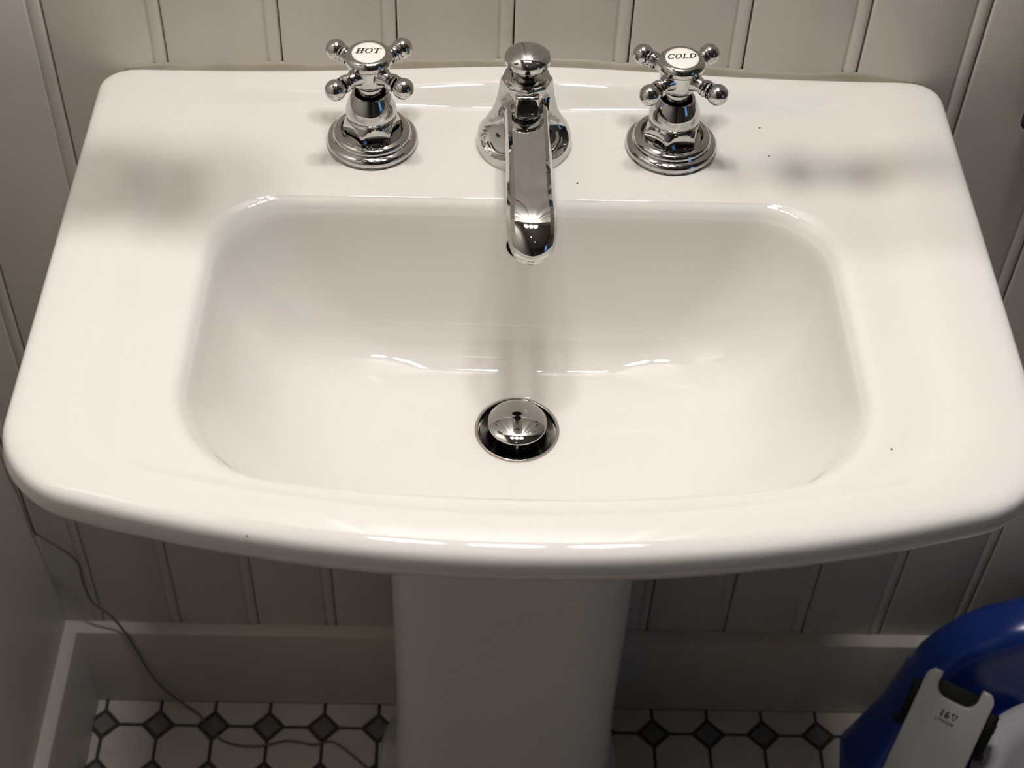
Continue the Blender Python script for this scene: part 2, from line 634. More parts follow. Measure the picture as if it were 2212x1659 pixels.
for n_, (wb, wf, yb, k, yc, db, df, z, w) in enumerate(rings):
    for (x, y) in resample(basin_loop(wb, wf, yb, k, yc, db, df)):
        zz = z + arch(x) * max(w, 0) * sstep(-.01, .045, y)
        sv.append((x, y, zz + DECK))
last = sv[-L:]
for rr, zz, mx in ((.040, -.1172, .25), (.040, -.1175, .50), (.040, -.1178, .75), (.040, -.1181, 1), (.035, -.1187, 1), (.031, -.1192, 1), (.0285, -.1196, 1), (.0268, -.1225, 1), (.0262, -.150, 1)):
    for (x, y, z), a in zip(last, REF):
        cx, cy = DRAIN[0] + rr * math.cos(a), DRAIN[1] + rr * math.sin(a)
        sv.append((x + (cx - x) * mx, y + (cy - y) * mx, zz + DECK))
nr = len(rings) + 9
for r_ in range(nr - 1):
    for i in range(L):
        j = (i + 1) % L
        sf.append((r_ * L + i, r_ * L + j, (r_ + 1) * L + j, (r_ + 1) * L + i))
basin = empty('pedestal_sink', (0, 0, 0))
tag(basin, 'white porcelain pedestal sink with bowed front against the panelled wall', 'sink')
basin_mesh = mesh_obj('basin', sv, sf, PORC, basin, 180)


def bowl_back_y(z):
    """y of the bowl's back wall at height z (relative to the deck), on the centre line"""
    for a, b_ in zip(bowl[:-1], bowl[1:]):
        if b_[7] <= z <= a[7]:
            t = (z - a[7]) / (b_[7] - a[7])
            return a[2] + t * (b_[2] - a[2])
    return bowl[-1][2]

# pedestal column, lofted rounded sections, hollow below the basin
psec = []
for z, hw, y0, y1 in ((0.0, .128, .050, -.185), (.02, .128, .050, -.185), (.035, .122, .050, -.178), (.06, .112, .050, -.166),
                      (.12, .104, .050, -.158), (.30, .0985, .050, -.154), (.50, .0985, .050, -.156), (.62, .1015, .050, -.160), (.70, .106, .050, -.164)):
    loop = []
    rc = .034
    cy, hy = (y0 + y1) / 2, (y0 - y1) / 2
    for i in range(64):
        a = 2 * PI * i / 64
        e = 0.42
        x = hw * math.copysign(abs(math.cos(a)) ** e, math.cos(a))
        y = cy + hy * math.copysign(abs(math.sin(a)) ** e, math.sin(a))
        loop.append((x + .004, y, z))
    psec.append(loop)
pvv = [p for l in psec for p in l]
pff = [(r_ * 64 + i, r_ * 64 + (i + 1) % 64, (r_ + 1) * 64 + (i + 1) % 64, (r_ + 1) * 64 + i) for r_ in range(len(psec) - 1) for i in range(64)]
pff += [tuple(range(64)), tuple(range(len(pvv) - 64, len(pvv)))]
mesh_obj('pedestal', pvv, pff, PED, basin, 60)

# overflow on the bowl's back wall: flat near-black disc paints the hole's shade
oz = -.0315
oy = bowl_back_y(oz)
slope = math.atan2(bowl_back_y(oz - .01) - bowl_back_y(oz + .01), -.02)      # dy/dz
nrm = Vector((0, -1, (bowl_back_y(oz + .01) - bowl_back_y(oz - .01)) / .02 * 1.0)).normalized()
tilt = Matrix.Translation((.0018, oy, oz + DECK)) @ nrm.to_track_quat('Z', 'Y').to_matrix().to_4x4()
ov = lathe('overflow_shade', [(0, .0006), (.0112, .0006)], GAP_BLACK, basin, 48)
ov.matrix_local = tilt
rimo = lathe('overflow_rim', [(.0112, .0004), (.0116, .0014), (.0124, .0012), (.0136, -.0006)], PORC, basin, 48, 180)
rimo.matrix_local = tilt

# a few specks of dirt lying on the glaze
for (x, y) in ((0.037, -.0395), (.2085, -.2655), (-.2545, -.175), (-.285, -.145), (-.289, -.160), (.165, .022), (.168, -.008), (-.150, -.337), (.254, -.009)):
    sp_ = lathe('speck', [(0, .0005), (.0005, .0003), (.0007, 0)], SPECK, basin, 8, 180)
    base = .0001
    if abs(x) > .25:
        base = .0046
    if y < -.33:
        base = .0036
    sp_.location = (x, y, DECK + base)

# sealant between basin and boards
cv, cf = [], []
NSEG = 60
for i in range(NSEG + 1):
    x = -.281 + .562 * i / NSEG
    zt = DECK + .0042 + arch(x)
    en = min(1.0, (i + .3) / 4, (NSEG - i + .3) / 4)
    wob = .0006 * math.sin(x * 61) + .0004 * math.sin(x * 143 + 1)
    for (dy, dz) in ((.0010, -.010), (-.0030, -.003), (-.0026 + wob * .4, .0006), (-.0012, .0032 + wob), (.0, .0052 + wob), (.0012, .0056 + wob)):
        cv.append((x, WALL_Y + dy * (en if dy < 0 else 1), zt + (dz * en if dz > 0 else dz)))
for i in range(NSEG):
    for k in range(5):
        cf.append((i * 6 + k, (i + 1) * 6 + k, (i + 1) * 6 + k + 1, i * 6 + k + 1))
structure(mesh_obj('trim_1', cv, cf, CAULK, None, 180))

# ------------------------------------------------------------------ drain
dr = empty('sink_drain', (DRAIN[0], DRAIN[1], DECK + DRAIN[2]))
tag(dr, 'chrome pop-up drain with domed stopper in the bottom of the bowl', 'drain')
lathe('flange', [(.0250, -.0010), (.0262, .0003), (.0270, .0009), (.0277, .0006), (.0280, -.0008)], CHROME, dr, 72, 180)
lathe('flange_seat', [(.0166, -.0130), (.0176, -.0085), (.0190, -.0062), (.0212, -.0044), (.0236, -.0027), (.0254, -.0010)], STEEL, dr, 72, 180)
lathe('stain_ring', [(.0280, .0001), (.0282, .0003), (.0285, .0000)], RUST, dr, 72, 180)
lathe('throat', [(.0171, -.012), (.0168, -.050), (0, -.050)], GAP_BLACK, dr, 48, 180)  # pipe wall coloured near black for the shade inside it
st = lathe('stopper', [(.0023, .0080), (.0023, .0119), (.0050, .0118), (.0090, .0114), (.0130, .0107), (.0165, .0097), (.0188, .0087), (.0198, .0080), (.0200, .0072), (.0194, .0066), (.0023, .0066)],
           CHROME, dr, 96, 40)
lathe('stopper_hole_shade', [(0, .0090), (.0024, .0090)], GAP_BLACK, st, 24)  # near-black disc paints the shade inside the hole
lathe('gasket', [(.0150, .0066), (.0180, .0064), (.0180, .0044), (.0150, .0036), (.0080, .0032)], GAP_BLACK, dr, 48, 60)
lathe('stopper_post', [(0, .0060), (.0135, .0060), (.0135, -.050), (0, -.050)], GAP_BLACK, dr, 40)  # stopper shaft, put in near black so the throat looks shaded
for i in range(6):
    a = -PI / 2 + i * PI / 3
    rib = box('cage_rib', (-.0006, -.0009, -.024), (.0006, .0009, .0040), STEEL, dr, .0003)
    rib.location = (.0150 * math.cos(a), .0150 * math.sin(a), 0)
    rib.rotation_euler = (0, 0, a)

# ------------------------------------------------------------------ lettering, italic serif capitals
def ring_poly(rx, ry, ix, iy, a0=0, a1=360, n=40):
    """strip between two ellipses"""
    o_, i_ = [], []
    for k in range(n + 1):
        a = math.radians(a0 + (a1 - a0) * k / n)
        o_.append((rx * math.cos(a), ry * math.sin(a)))
        i_.append((ix * math.cos(a), iy * math.sin(a)))
    return [(o_[k], o_[k + 1], i_[k + 1], i_[k]) for k in range(n)]


def rect(x0, y0, x1, y1):
    return [((x0, y0), (x1, y0), (x1, y1), (x0, y1))]


def shift(quads, dx, dy):
    return [tuple((p[0] + dx, p[1] + dy) for p in q) for q in quads]
TH, TN, SF = .20, .07, .055      # thick stroke, thin stroke, serif height


def stem(x, h=1.0, w=TH, sw=.15):
    return rect(x, 0, x + w, h) + rect(x - sw, 0, x + w + sw, SF) + rect(x - sw, h - SF, x + w + sw, h)


def glyph(c):
    if c == 'H':
        return stem(.12) + stem(.68) + rect(.3, .47, .7, .47 + TN), 1.02
    if c == 'O':
        return shift(ring_poly(.47, .52, .28, .46), .5, .5), 1.0
    if c == 'T':
        q = rect(.36, 0, .56, 1) + rect(.22, 0, .70, SF) + rect(.02, 1 - TN, .90, 1)
        q += [((.02, 1), (.02, .68), (.07, .68), (.14, 1 - TN))] + [((.90, 1), (.90, .68), (.85, .68), (.78, 1 - TN))]
        return q, .92
    if c == 'C':
        q = shift(ring_poly(.47, .52, .28, .46, 42, 318), .5, .5)
        q += [((.80, .66), (.86, .66), (.88, 1.0), (.83, 1.0))] + [((.78, .10), (.90, .26), (.87, .29), (.74, .17))]
        return q, .93
    if c == 'L':
        q = stem(.12, 1.0) + rect(.2, 0, .78, TN) + [((.78, 0), (.82, .34), (.77, .34), (.66, TN))]
        return q, .84
    if c == 'D':
        q = stem(.12, 1.0, sw=.13)
        q += shift(ring_poly(.62, .5, .42, .44, -90, 90), .32, .5) + rect(.2, 0, .34, .06) + rect(.2, .94, .34, 1)
        return q, 1.0
    return [], .5


def lettering(name, text, height, mat, parent, loc, rz=0.0, thick=.0001, shear=.28, space=.06):
    quads, x = [], 0.0
    for c in text:
        q, adv = glyph(c)
        quads += shift(q, x, 0)
        x += adv + space
    W = x - space
    vs, fs = [], []
    for q in quads:
        b0 = len(vs)
        for (px_, py_) in q:
            X = (px_ - W / 2 + shear * (py_ - .5)) * height
            vs.append((X, (py_ - .5) * height, thick))
        fs.append(tuple(range(b0, b0 + 4)))
        for (px_, py_) in q:
            X = (px_ - W / 2 + shear * (py_ - .5)) * height
            vs.append((X, (py_ - .5) * height, 0))
        for i in range(4):
            j = (i + 1) % 4
            fs.append((b0 + i, b0 + 4 + i, b0 + 4 + j, b0 + j))
    me = bpy.data.meshes.new(name)
    me.from_pydata(vs, [], fs)
    me.materials.append(mat)
    o = bpy.data.objects.new(name, me)
    COL.objects.link(o)
    o.parent = parent
    o.location = loc
    o.rotation_euler = (0, 0, rz)
    return o

# ------------------------------------------------------------------ taps
def hex_nut(parent, rz):
    seg, zr = 96, 14
    z0, z1 = .0085, .0225
    vs, fs = [], []
    Rc = .0196
    for k in range(zr + 1):
        z = z0 + (z1 - z0) * k / zr
        # chamfered below and above: a cone trims the corners into scallops
        lim = min(.0172 + (z - z0) * .62, .0168 + (z1 - z) * .50)
        for i in range(seg):
            a = 2 * PI * i / seg
            m_ = (a % (PI / 3)) - PI / 6
            rh = Rc * math.cos(PI / 6) / math.cos(m_)
            r_ = min(rh, max(lim, .0168))
            vs.append((r_ * math.cos(a), r_ * math.sin(a), z))
    for k in range(zr):
        for i in range(seg):
            j = (i + 1) % seg
            fs.append((k * seg + i, k * seg + j, (k + 1) * seg + j, (k + 1) * seg + i))
    fs.append(tuple(range(seg)))
    fs.append(tuple(range(zr * seg, (zr + 1) * seg)))
    o = mesh_obj('hex_nut', vs, fs, CHROME, parent, 17)
    o.rotation_euler = (0, 0, rz)
    return o


def make_tap(x, y, label, text, rz, text_rz, hexrz, tsize):
    t = empty('tap_handle', (x, y, DECK))
    tag(t, label, 'tap', 'pair of cross-handled taps on the sink')
    flange = [(0, 0), (.0302, 0)] + arc(.0275, .0036, .0036, -60, 75, 10) + [(.0278, .0074), (.0268, .0076)] + \
             arc(.0232, .0088, .0032, -10, 80, 8) + [(.0226, .0124), (.0212, .0122), (.0196, .0096), (.012, .0094), (0, .0094)]
    lathe('flange', flange, CHROME, t, 96, 28)
    hex_nut(t, hexrz)
    bell = [(.0120, .0205), (.0160, .0205)] + arc(.0156, .0217, .0011, -70, 60, 4) + [(.0153, .0234), (.0153, .0243), (.0163, .0249), (.0171, .0260)] + \
           [(.0173, .0273), (.0171, .0293), (.0163, .0328), (.0147, .0370), (.0130, .0404), (.0121, .0422), (.0112, .0426), (.0104, .0420), (.0102, .0400), (.006, .0400)]
    lathe('bell', bell, CHROME, t, 80, 28)
    lathe('stem_gap_shade', [(.0078, .0404), (.0101, .0406)], GAP_BLACK, t, 48)  # near-black ring paints the shade between bell and stem
    lathe('stem', [(.0086, .0400), (.0086, .0470), (.0090, .0490)], CHROME, t, 64, 28)
    hub = [(.0050, .0482), (.0088, .0484), (.0094, .0490), (.0112, .0506), (.0124, .0530), (.0130, .0560), (.0134, .0600), (.0137, .0645), (.0138, .0665), (.0120, .0668)]
    lathe('hub', hub, CHROME, t, 80, 28)
    lathe('cap_rim', [(.0130, .0662), (.0146, .0664), (.0154, .0674), (.0158, .0690), (.0155, .0708), (.0146, .0724), (.0132, .0734), (.0120, .0737), (.0112, .0736), (.01095, .0730), (.0109, .0715), (.009, .0715)],
          CHROME, t, 80, 28)
    disc = lathe('index_disc', [(.0109, .0716), (.0109, .0734), (.0104, .0738), (.0090, .0740), (.0050, .0741), (0, .0742)], ENAMEL, t, 64, 45)
    lettering('lettering', text, tsize, INK, disc, (0, .0011, .07425), text_rz)
    ap = [(.0072, .0090), (.0066, .0118), (.0052, .0145), (.0044, .0172), (.0042, .0186), (.0052, .0190), (.0055, .0197), (.0051, .0204), (.0050, .0206), (.0056, .0211),
          (.0058, .0219), (.0054, .0227), (.0049, .0231), (.0056, .0240), (.0056, .0250)]
    for k in range(4):
        a = rz + PI / 4 + k * PI / 2
        M = Matrix.Translation((0, 0, .0606)) @ Matrix.Rotation(a, 4, 'Z') @ Matrix.Rotation(PI / 2, 4, 'Y')
        arm = lathe('arm', ap, CHROME, t, 40, 28)
        arm.matrix_local = M
        prof_ball = [(0, .0242)] + arc(0, .0310, .0070, -78, 90, 18)
        prof_ball[-1] = (0, .0380)
        lathe('ball', prof_ball, CHROME, arm, 40, 180)
    return t

make_tap(-.1016, 0, 'chrome cross-handle tap with white button reading HOT', 'HOT', math.radians(3.5), math.radians(2), math.radians(12), .0052)
make_tap(.1016, 0, 'chrome cross-handle tap with white button reading COLD', 'COLD', math.radians(2), math.radians(5), math.radians(14), .0048)

# ------------------------------------------------------------------ spout
fa = empty('spout_faucet', (.0016, 0, DECK), math.radians(1.6))
tag(fa, 'chrome spout with pull-up knob between the two cross-handle taps', 'faucet')

SEG, ZR = 160, 90
bz = [(0, .0316), (.003, .0320), (.010, .0318), (.0145, .0300), (.020, .0268), (.026, .0234), (.032, .0208), (.040, .0187), (.048, .0174), (.0535, .0170), (.056, .0163), (.0568, .0150)]


def bell_r(z):
    for a, b_ in zip(bz[:-1], bz[1:]):
        if a[0] <= z <= b_[0]:
            t = (z - a[0]) / (b_[0] - a[0])
            return a[1] + (b_[1] - a[1]) * t
    return bz[-1][1]
vs, fs = [], []
for k in range(ZR + 1):
    z = .0568 * k / ZR
    r0 = (bell_r(max(0, z - .0012)) + bell_r(z) + bell_r(min(.0568, z + .0012))) / 3 if .002 < z < .055 else bell_r(z)
    sq = sstep(.012, .045, z)
    for i in range(SEG):
        a = 2 * PI * i / SEG
        # the tower turns from round to eight-sided as it rises
        m_ = (a % (PI / 4)) - PI / 8
        octr = math.cos(PI / 8) / math.cos(m_) * 1.03
        r_ = r0 * (1 + sq * (octr - 1))
        # four hollow scoops between the ridges, two tiers
        for c in (PI / 4, 3 * PI / 4, 5 * PI / 4, 7 * PI / 4):
            dlt = math.atan2(math.sin(a - c), math.cos(a - c))
            h = (z - .0215) / .0135
            u = dlt / (.62 - .30 * max(0, h) * .8)
            q = u * u + h * h
            if q < 1:
                r_ -= .0078 * (1 - q) ** .42
            h2 = (z - .0455) / .0075
            u2 = dlt / .34
            q2 = abs(u2) + abs(h2)
            if q2 < 1:
                r_ -= .0042 * (1 - q2) ** .6
        vs.append((r_ * math.cos(a), r_ * math.sin(a), z))
for k in range(ZR):
    for i in range(SEG):
        j = (i + 1) % SEG
        fs.append((k * SEG + i, k * SEG + j, (k + 1) * SEG + j, (k + 1) * SEG + i))
fs.append(tuple(range(SEG)))
fs.append(tuple(range(ZR * SEG, (ZR + 1) * SEG)))
mesh_obj('tower', vs, fs, CHROME, fa, 32)

# horizontal arm lofted from flat-topped sections, turning down into a rounded nose
#   (y, z centre, half width, half height, top flat half width, pitch of the section normal)
secs = [(-.004, .0330, .0150, .0120, .0105, 0, 0), (-.020, .0330, .0150, .0115, .0104, 1, 0), (-.035, .0325, .0150, .0105, .0104, 2, 0), (-.060, .0312, .0150, .0095, .0103, 3, 0),
        (-.085, .0298, .0152, .0088, .0101, 4, 0), (-.098, .0288, .0156, .0090, .0104, 8, .01), (-.1065, .0272, .0159, .0096, .0110, 18, .08), (-.1130, .0248, .0158, .0102, .0110, 32, .14),
        (-.1180, .0218, .0153, .0107, .0104, 46, .18), (-.1212, .0190, .0143, .0109, .0093, 60, .20), (-.1228, .0168, .0132, .0106, .0078, 71, .20), (-.1234, .0155, .0121, .0101, .0054, 78, .16), (-.1236, .0148, .0113, .0098, .0028, 82, .09), (-.1236, .0144, .0108, .0096, .0006, 84, .02)]
secs = catmull(secs, 4)
avs, afs = [], []
NP = 0
for (y, zc, hw, hh, tf, pit, cr) in secs:
    p_ = math.radians(pit)
    upv = Vector((0, -math.sin(p_), math.cos(p_)))
    outl = [(-tf, hh), (-tf * .75, hh * (1 + cr * .44)), (-tf * .5, hh * (1 + cr * .75)), (-tf * .25, hh * (1 + cr * .94)), (0, hh * (1 + cr)), (tf * .25, hh * (1 + cr * .94)), (tf * .5, hh * (1 + cr * .75)), (tf * .75, hh * (1 + cr * .44)), (tf, hh), (tf + (hw - tf) * .55, hh * .78), (hw * .985, hh * .36), (hw, 0), (hw * .97, -hh * .45), (hw * .8, -hh * .85),
            (hw * .45, -hh), (0, -hh), (-hw * .45, -hh), (-hw * .8, -hh * .85), (-hw * .97, -hh * .45), (-hw, 0), (-hw * .985, hh * .36), (-tf - (hw - tf) * .55, hh * .78)]
    NP = len(outl)
    for (u, v) in outl:
        c = Vector((0, y, zc)) + upv * v
        avs.append((u, c.y, c.z))
for k in range(len(secs) - 1):
    for i in range(NP):
        j = (i + 1) % NP
        afs.append((k * NP + i, k * NP + j, (k + 1) * NP + j, (k + 1) * NP + i))
afs.append(tuple(range(NP)))
afs.append(tuple(range((len(secs) - 1) * NP, len(secs) * NP)))
arm_o = mesh_obj('arm', avs, afs, CHROME, fa, 24)
bv = arm_o.modifiers.new('bevel', 'BEVEL')
bv.width = .0007
bv.segments = 2
bv.limit_method = 'ANGLE'
bv.angle_limit = math.radians(24)
bv.harden_normals = True
# keystone where the tower's front meets the arm
box('keystone', (-.0078, -.0196, .040), (.0078, -.010, .0540), CHROME, fa, .0016, 3)
lathe('aerator', [(.0070, .0075), (.0104, .0072), (.0118, .0080), (.0122, .0094), (.0122, .0160), (.0118, .0200), (.006, .0205)], CHROME, fa, 64, 35).location = (0, -.1155, 0)
lathe('collar', [(.0150, .0560), (.0150, .0580), (.0140, .0592), (.0122, .0598), (.0106, .0592), (.0100, .0575), (.006, .0575)], CHROME, fa, 72, 28)
lathe('knob_stem', [(.0066, .0560), (.0066, .0600), (.0080, .0612), (.0085, .0628), (.0080, .0645), (.0072, .0655), (.0072, .0690)], CHROME, fa, 64, 35)
lathe('knob', [(0, .0672), (.0068, .0672), (.0130, .0676), (.0144, .0682), (.0150, .0690), (.0151, .0722), (.0148, .0732), (.0138, .0744), (.0110, .0764), (.0075, .0779), (.0035, .0787), (0, .0789)],
      CHROME, fa, 80, 35)

# ------------------------------------------------------------------ potty behind the sink's right side
px_, py_ = .553, 0.0
po = empty('potty_chair', (px_, -.08, 0))
tag(po, 'blue plastic potty chair with rounded back and white bowl by the wall', 'potty')
# back panel outline (half width by height)
hwz = [(.0, .176), (.03, .166), (.06, .157), (.085, .149), (.11, .145), (.14, .141), (.165, .137), (.19, .129), (.214, .118), (.238, .101), (.257, .079), (.270, .050), (.275, .025), (.2765, 0)]
outl = [(w, z) for z, w in hwz] + [(-w, z) for z, w in reversed(hwz[:-1])]
vs, fs = [], []
lay = [(.112, .93), (.113, .965), (.108, .99), (.100, 1.0), (.084, 1.0), (.073, .99), (.066, .965), (.063, .925), (.062, .86), (.060, .70)]
for (yy, s) in lay:
    for (w, z) in outl:
        d = 1 - s
        vs.append((w * (1 - d * .9), yy, max(0, z - d * .19 * sstep(0, .12, z))))
m_ = len(outl)
vs = [(x * (1 + .07 * (1 - sstep(0, .10, z)) if y < .09 else 1), y - (.055 * (1 - sstep(0, .12, z)) if y < .09 else 0), z) for x, y, z in vs]
for k in range(len(lay) - 1):
    for i in range(m_):
        j = (i + 1) % m_
        fs.append((k * m_ + i, k * m_ + j, (k + 1) * m_ + j, (k + 1) * m_ + i))
fs.append(tuple(range(m_)))
fs.append(tuple(range((len(lay) - 1) * m_, len(lay) * m_)))
mesh_obj('back_panel', vs, fs, BLUE, po, 50)
# seat body: oval tub that flares to the floor
prof_seat = [(1.20, 0), (1.18, .012), (1.10, .05), (1.06, .10), (1.06, .135), (1.03, .152), (.98, .158), (.90, .157), (.86, .150), (.84, .02)]
vs, fs = [], []
for (s, z) in prof_seat:
    for i in range(64):
        a = 2 * PI * i / 64
        vs.append((.108 * s * math.cos(a), -.052 + .116 * s * math.sin(a), z))
for k in range(len(prof_seat) - 1):
    for i in range(64):
        j = (i + 1) % 64
        fs.append((k * 64 + i, k * 64 + j, (k + 1) * 64 + j, (k + 1) * 64 + i))
mesh_obj('seat_body', vs, fs, BLUE, po, 50)
bp = [(.106, .158), (.108, .163), (.104, .168), (.096, .170), (.086, .168), (.079, .162), (.074, .148), (.066, .09), (.052, .055), (.03, .045), (0, .043)]
b_o = lathe('bowl', bp, WHITEPL, po, 72, 50)
b_o.location = (0.005, -.052, 0)
b_o.scale = (1, 1.06, 1)

# ------------------------------------------------------------------ cordless vacuum standing beside the potty
VH, VW = .418, .0328
va = empty('cordless_vacuum')
# leaning from the floor up to the potty's back
_t = Vector((.4383, -.050, .2454))
_x, _y, _z = Vector((.8600, -.5102, .0016)), Vector((.2980, .4997, -.8133)), Vector((.4142, .7000, .5818))
_o = _t - _z * VH
va.matrix_world = Matrix(((_x.x, _y.x, _z.x, _o.x), (_x.y, _y.y, _z.y, _o.y), (_x.z, _y.z, _z.z, _o.z), (0, 0, 0, 1)))
tag(va, 'white cordless vacuum body printed 16V LITHIUM leaning on the blue potty', 'vacuum')


def vac_outline():
    """front outline with the U-shaped notch in the top"""
    pts = [(-VW, .02), (VW, .02), (VW, VH - .008), (VW - .002, VH - .0035), (VW - .006, VH)]
    nx, nd = .0190, .0215
    pts += [(nx + .0005, VH), (nx, VH - .004)]
    rr = .011
    for i in range(7):
        a = math.radians(0 - 90 * i / 6)
        pts.append((nx - rr + rr * math.cos(a), VH - nd + rr + rr * math.sin(a)))
    for i in range(7):
        a = math.radians(-90 - 90 * i / 6)
        pts.append((-nx + rr + rr * math.cos(a), VH - nd + rr + rr * math.sin(a)))
    pts += [(-nx, VH - .004), (-nx - .0005, VH), (-VW + .006, VH), (-VW + .002, VH - .0035), (-VW, VH - .008)]
    return pts
ol = vac_outline()
bm = bmesh.new()
fr = [bm.verts.new((x, -.022, z)) for x, z in ol]
face = bm.faces.new(fr)
ex = bmesh.ops.extrude_face_region(bm, geom=[face])
for v in [g for g in ex['geom'] if isinstance(g, bmesh.types.BMVert)]:
    v.co.y = .018
front_edges = [e for e in bm.edges if all(abs(v.co.y + .022) < 1e-6 for v in e.verts)]
bmesh.ops.bevel(bm, geom=front_edges, offset=.0024, segments=3, profile=.5, affect='EDGES')
bmesh.ops.triangulate(bm, faces=[f for f in bm.faces if len(f.verts) > 4])
shell = bm_obj('shell', bm, VACW, va, 40)
box('battery_core', (-.024, -.012, VH - .06), (.024, .016, VH - .006), BLACKPL, va, .003)
box('foot', (-.036, -.026, .012), (.036, .006, .04), BLACKPL, va, .005)
for s in (-1, 1):
    x0, x1 = (VW - .001, VW + .0095) if s > 0 else (-VW - .0075, -VW + .001)
    pad = box('side_clip', (x0, -.012, VH - .055), (x1, .012, VH - .016), BLACKPL, va, .0022)
    box('clip_button', (x0 + .001 * s, -.007, VH - .034), (x1 + .0012 * s, .007, VH - .024), STEEL if s > 0 else BLACKPL, pad, .001)
    tv, tf_ = [], []
    rnd = random.Random(7 + s)
    for q in range(150):
        bx = (x0 + x1) / 2 + rnd.uniform(-.004, .004)
        by = rnd.uniform(-.011, .011)
        tip = Vector((bx + rnd.uniform(-.004, .004) + s * .0025, by + rnd.uniform(-.004, .004), VH - .0595 - rnd.uniform(0, .0065)))
        b0 = len(tv)
        for k in range(3):
            a = 2 * PI * k / 3
            tv.append((bx + .0007 * math.cos(a), by + .0007 * math.sin(a), VH - .0535))
        tv.append(tuple(tip))
        tf_ += [(b0, b0 + 1, b0 + 3), (b0 + 1, b0 + 2, b0 + 3), (b0 + 2, b0, b0 + 3)]
    tuft = mesh_obj('bristles', tv, tf_, BRISTLE, va)
    tuft['kind'] = 'stuff'


def print_text(name, body, size, loc, parent, mat, bold=0.0, spacing=1.0):
    cu = bpy.data.curves.new(name, 'FONT')
    cu.body = body
    cu.size = size
    cu.align_x = 'CENTER'
    cu.offset = bold
    cu.space_character = spacing
    cu.extrude = .00008
    tmp = bpy.data.objects.new(name + '_tmp', cu)
    COL.objects.link(tmp)
    dg = bpy.context.evaluated_depsgraph_get()
    me = bpy.data.meshes.new_from_object(tmp.evaluated_get(dg))
    bpy.data.objects.remove(tmp)
    me.materials.clear()
    me.materials.append(mat)
    o = bpy.data.objects.new(name, me)
    COL.objects.link(o)
    o.parent = parent
    o.matrix_local = Matrix.Translation(loc) @ Matrix.Rotation(PI / 2, 4, 'X')
    return o
print_text('voltage_print', '16', .0090, (-.0031, -.0222, VH - .0385), shell, GREYINK, .00045, 1.08)
# the V with a bar across its top
vq = [((-.0046, .0086), (-.0030, .0086), (.0004, 0), (-.0006, 0)), ((.0046, .0086), (.0030, .0086), (-.0004, 0), (.0006, 0)), ((-.0046, .0086), (.0046, .0086), (.0042, .0072), (-.0042, .0072))]
vv, vf = [], []
for q in vq:
    b0 = len(vv)
    vv += [(p[0], p[1], 0) for p in q] + [(p[0], p[1], .0001) for p in q]
    vf += [(b0, b0 + 1, b0 + 2, b0 + 3), (b0 + 4, b0 + 5, b0 + 6, b0 + 7)] + [(b0 + i, b0 + (i + 1) % 4, b0 + 4 + (i + 1) % 4, b0 + 4 + i) for i in range(4)]
vo = mesh_obj('voltage_symbol', vv, vf, GREYINK, shell)
vo.matrix_local = Matrix.Translation((.0061, -.0222, VH - .0385)) @ Matrix.Rotation(PI / 2, 4, 'X') @ Matrix.Diagonal((.72, .75, 1, 1))
print_text('lithium_print', 'LITHIUM', .0037, (-.0005, -.0222, VH - .0435), shell, GREYINK, .00014, 1.30)

# ------------------------------------------------------------------ thin cord in the left corner
cp = [(-.4495, .045, .62), (-.4485, .047, .50), (-.4480, .050, .42), (-.4490, .056, .398), (-.4500, .058, .360), (-.4500, .060, .306), (-.4470, .063, .296),
      (-.4205, .0645, .2555), (-.4192, .064, .213), (-.4150, .063, .182), (-.3995, .060, .1640), (-.3875, .0565, .1360), (-.3790, .0540, .100), (-.3690, .0530, .052), (-.352, .050, .022),
      (-.336, .046, .006), (-.322, .037, .0022), (-.305, .016, .0018), (-.2860, .0050, .0018), (-.2551, .0026, .0018), (-.2257, .0098, .0018), (-.1951, .0054, .0018), (-.1753, .0091, .0018), (-.1436, -.0152, .0018),
      (-.128, -.035, .0018), (-.132, -.075, .0018), (-.16, -.11, .0018)]
cp = catmull(cp, 6)
v_, f_ = tube_data(cp, .0014, 8)
tag(mesh_obj('thin_cord', v_, f_, CORDM, None, 180), 'thin cord running down the left corner and across the floor tiles', 'cord')

# dark strap end at the right edge of the picture
v_, f_ = tube_data(catmull([(.3690, .0640, DECK + .06), (.3672, .0635, DECK + .03), (.3665, .0630, DECK + .0), (.3665, .0630, DECK - .022), (.3667, .0632, DECK - .0275)], 4),
                   [.0050] * 12 + [.0050, .0049, .0046, .004, .002], 12)
tag(mesh_obj('strap_end', v_, f_, NAVY, None, 180), 'dark navy strap end hanging on the boards right of the sink', 'strap')

# ------------------------------------------------------------------ unseen shelf and containers, added to cast soft shadows on the deck
GLASS = bpy.data.materials.new('shelf_glass')
GLASS.use_nodes = True
_nt = GLASS.node_tree
_nt.nodes.clear()
_o = _nt.nodes.new('ShaderNodeOutputMaterial')
_mx = _nt.nodes.new('ShaderNodeMixShader')
_tr = _nt.nodes.new('ShaderNodeBsdfTransparent')
_gl = _nt.nodes.new('ShaderNodeBsdfGlossy')
_tr.inputs['Color'].default_value = (0.955, 0.955, 0.95, 1)
_gl.inputs['Roughness'].default_value = 0.02
_mx.inputs[0].default_value = 0.05
_nt.links.new(_tr.outputs[0], _mx.inputs[1])
_nt.links.new(_gl.outputs[0], _mx.inputs[2])
_nt.links.new(_mx.outputs[0], _o.inputs['Surface'])
SH = DECK + .235
sh = empty('shadow_shelf', (0, WALL_Y, SH))
tag(sh, 'unseen clear glass shelf on two chrome brackets, added to shade the deck', 'shelf')
box('glass_plate', (-.30, -.175, .004), (.30, -.004, .010), GLASS, sh, .0015)
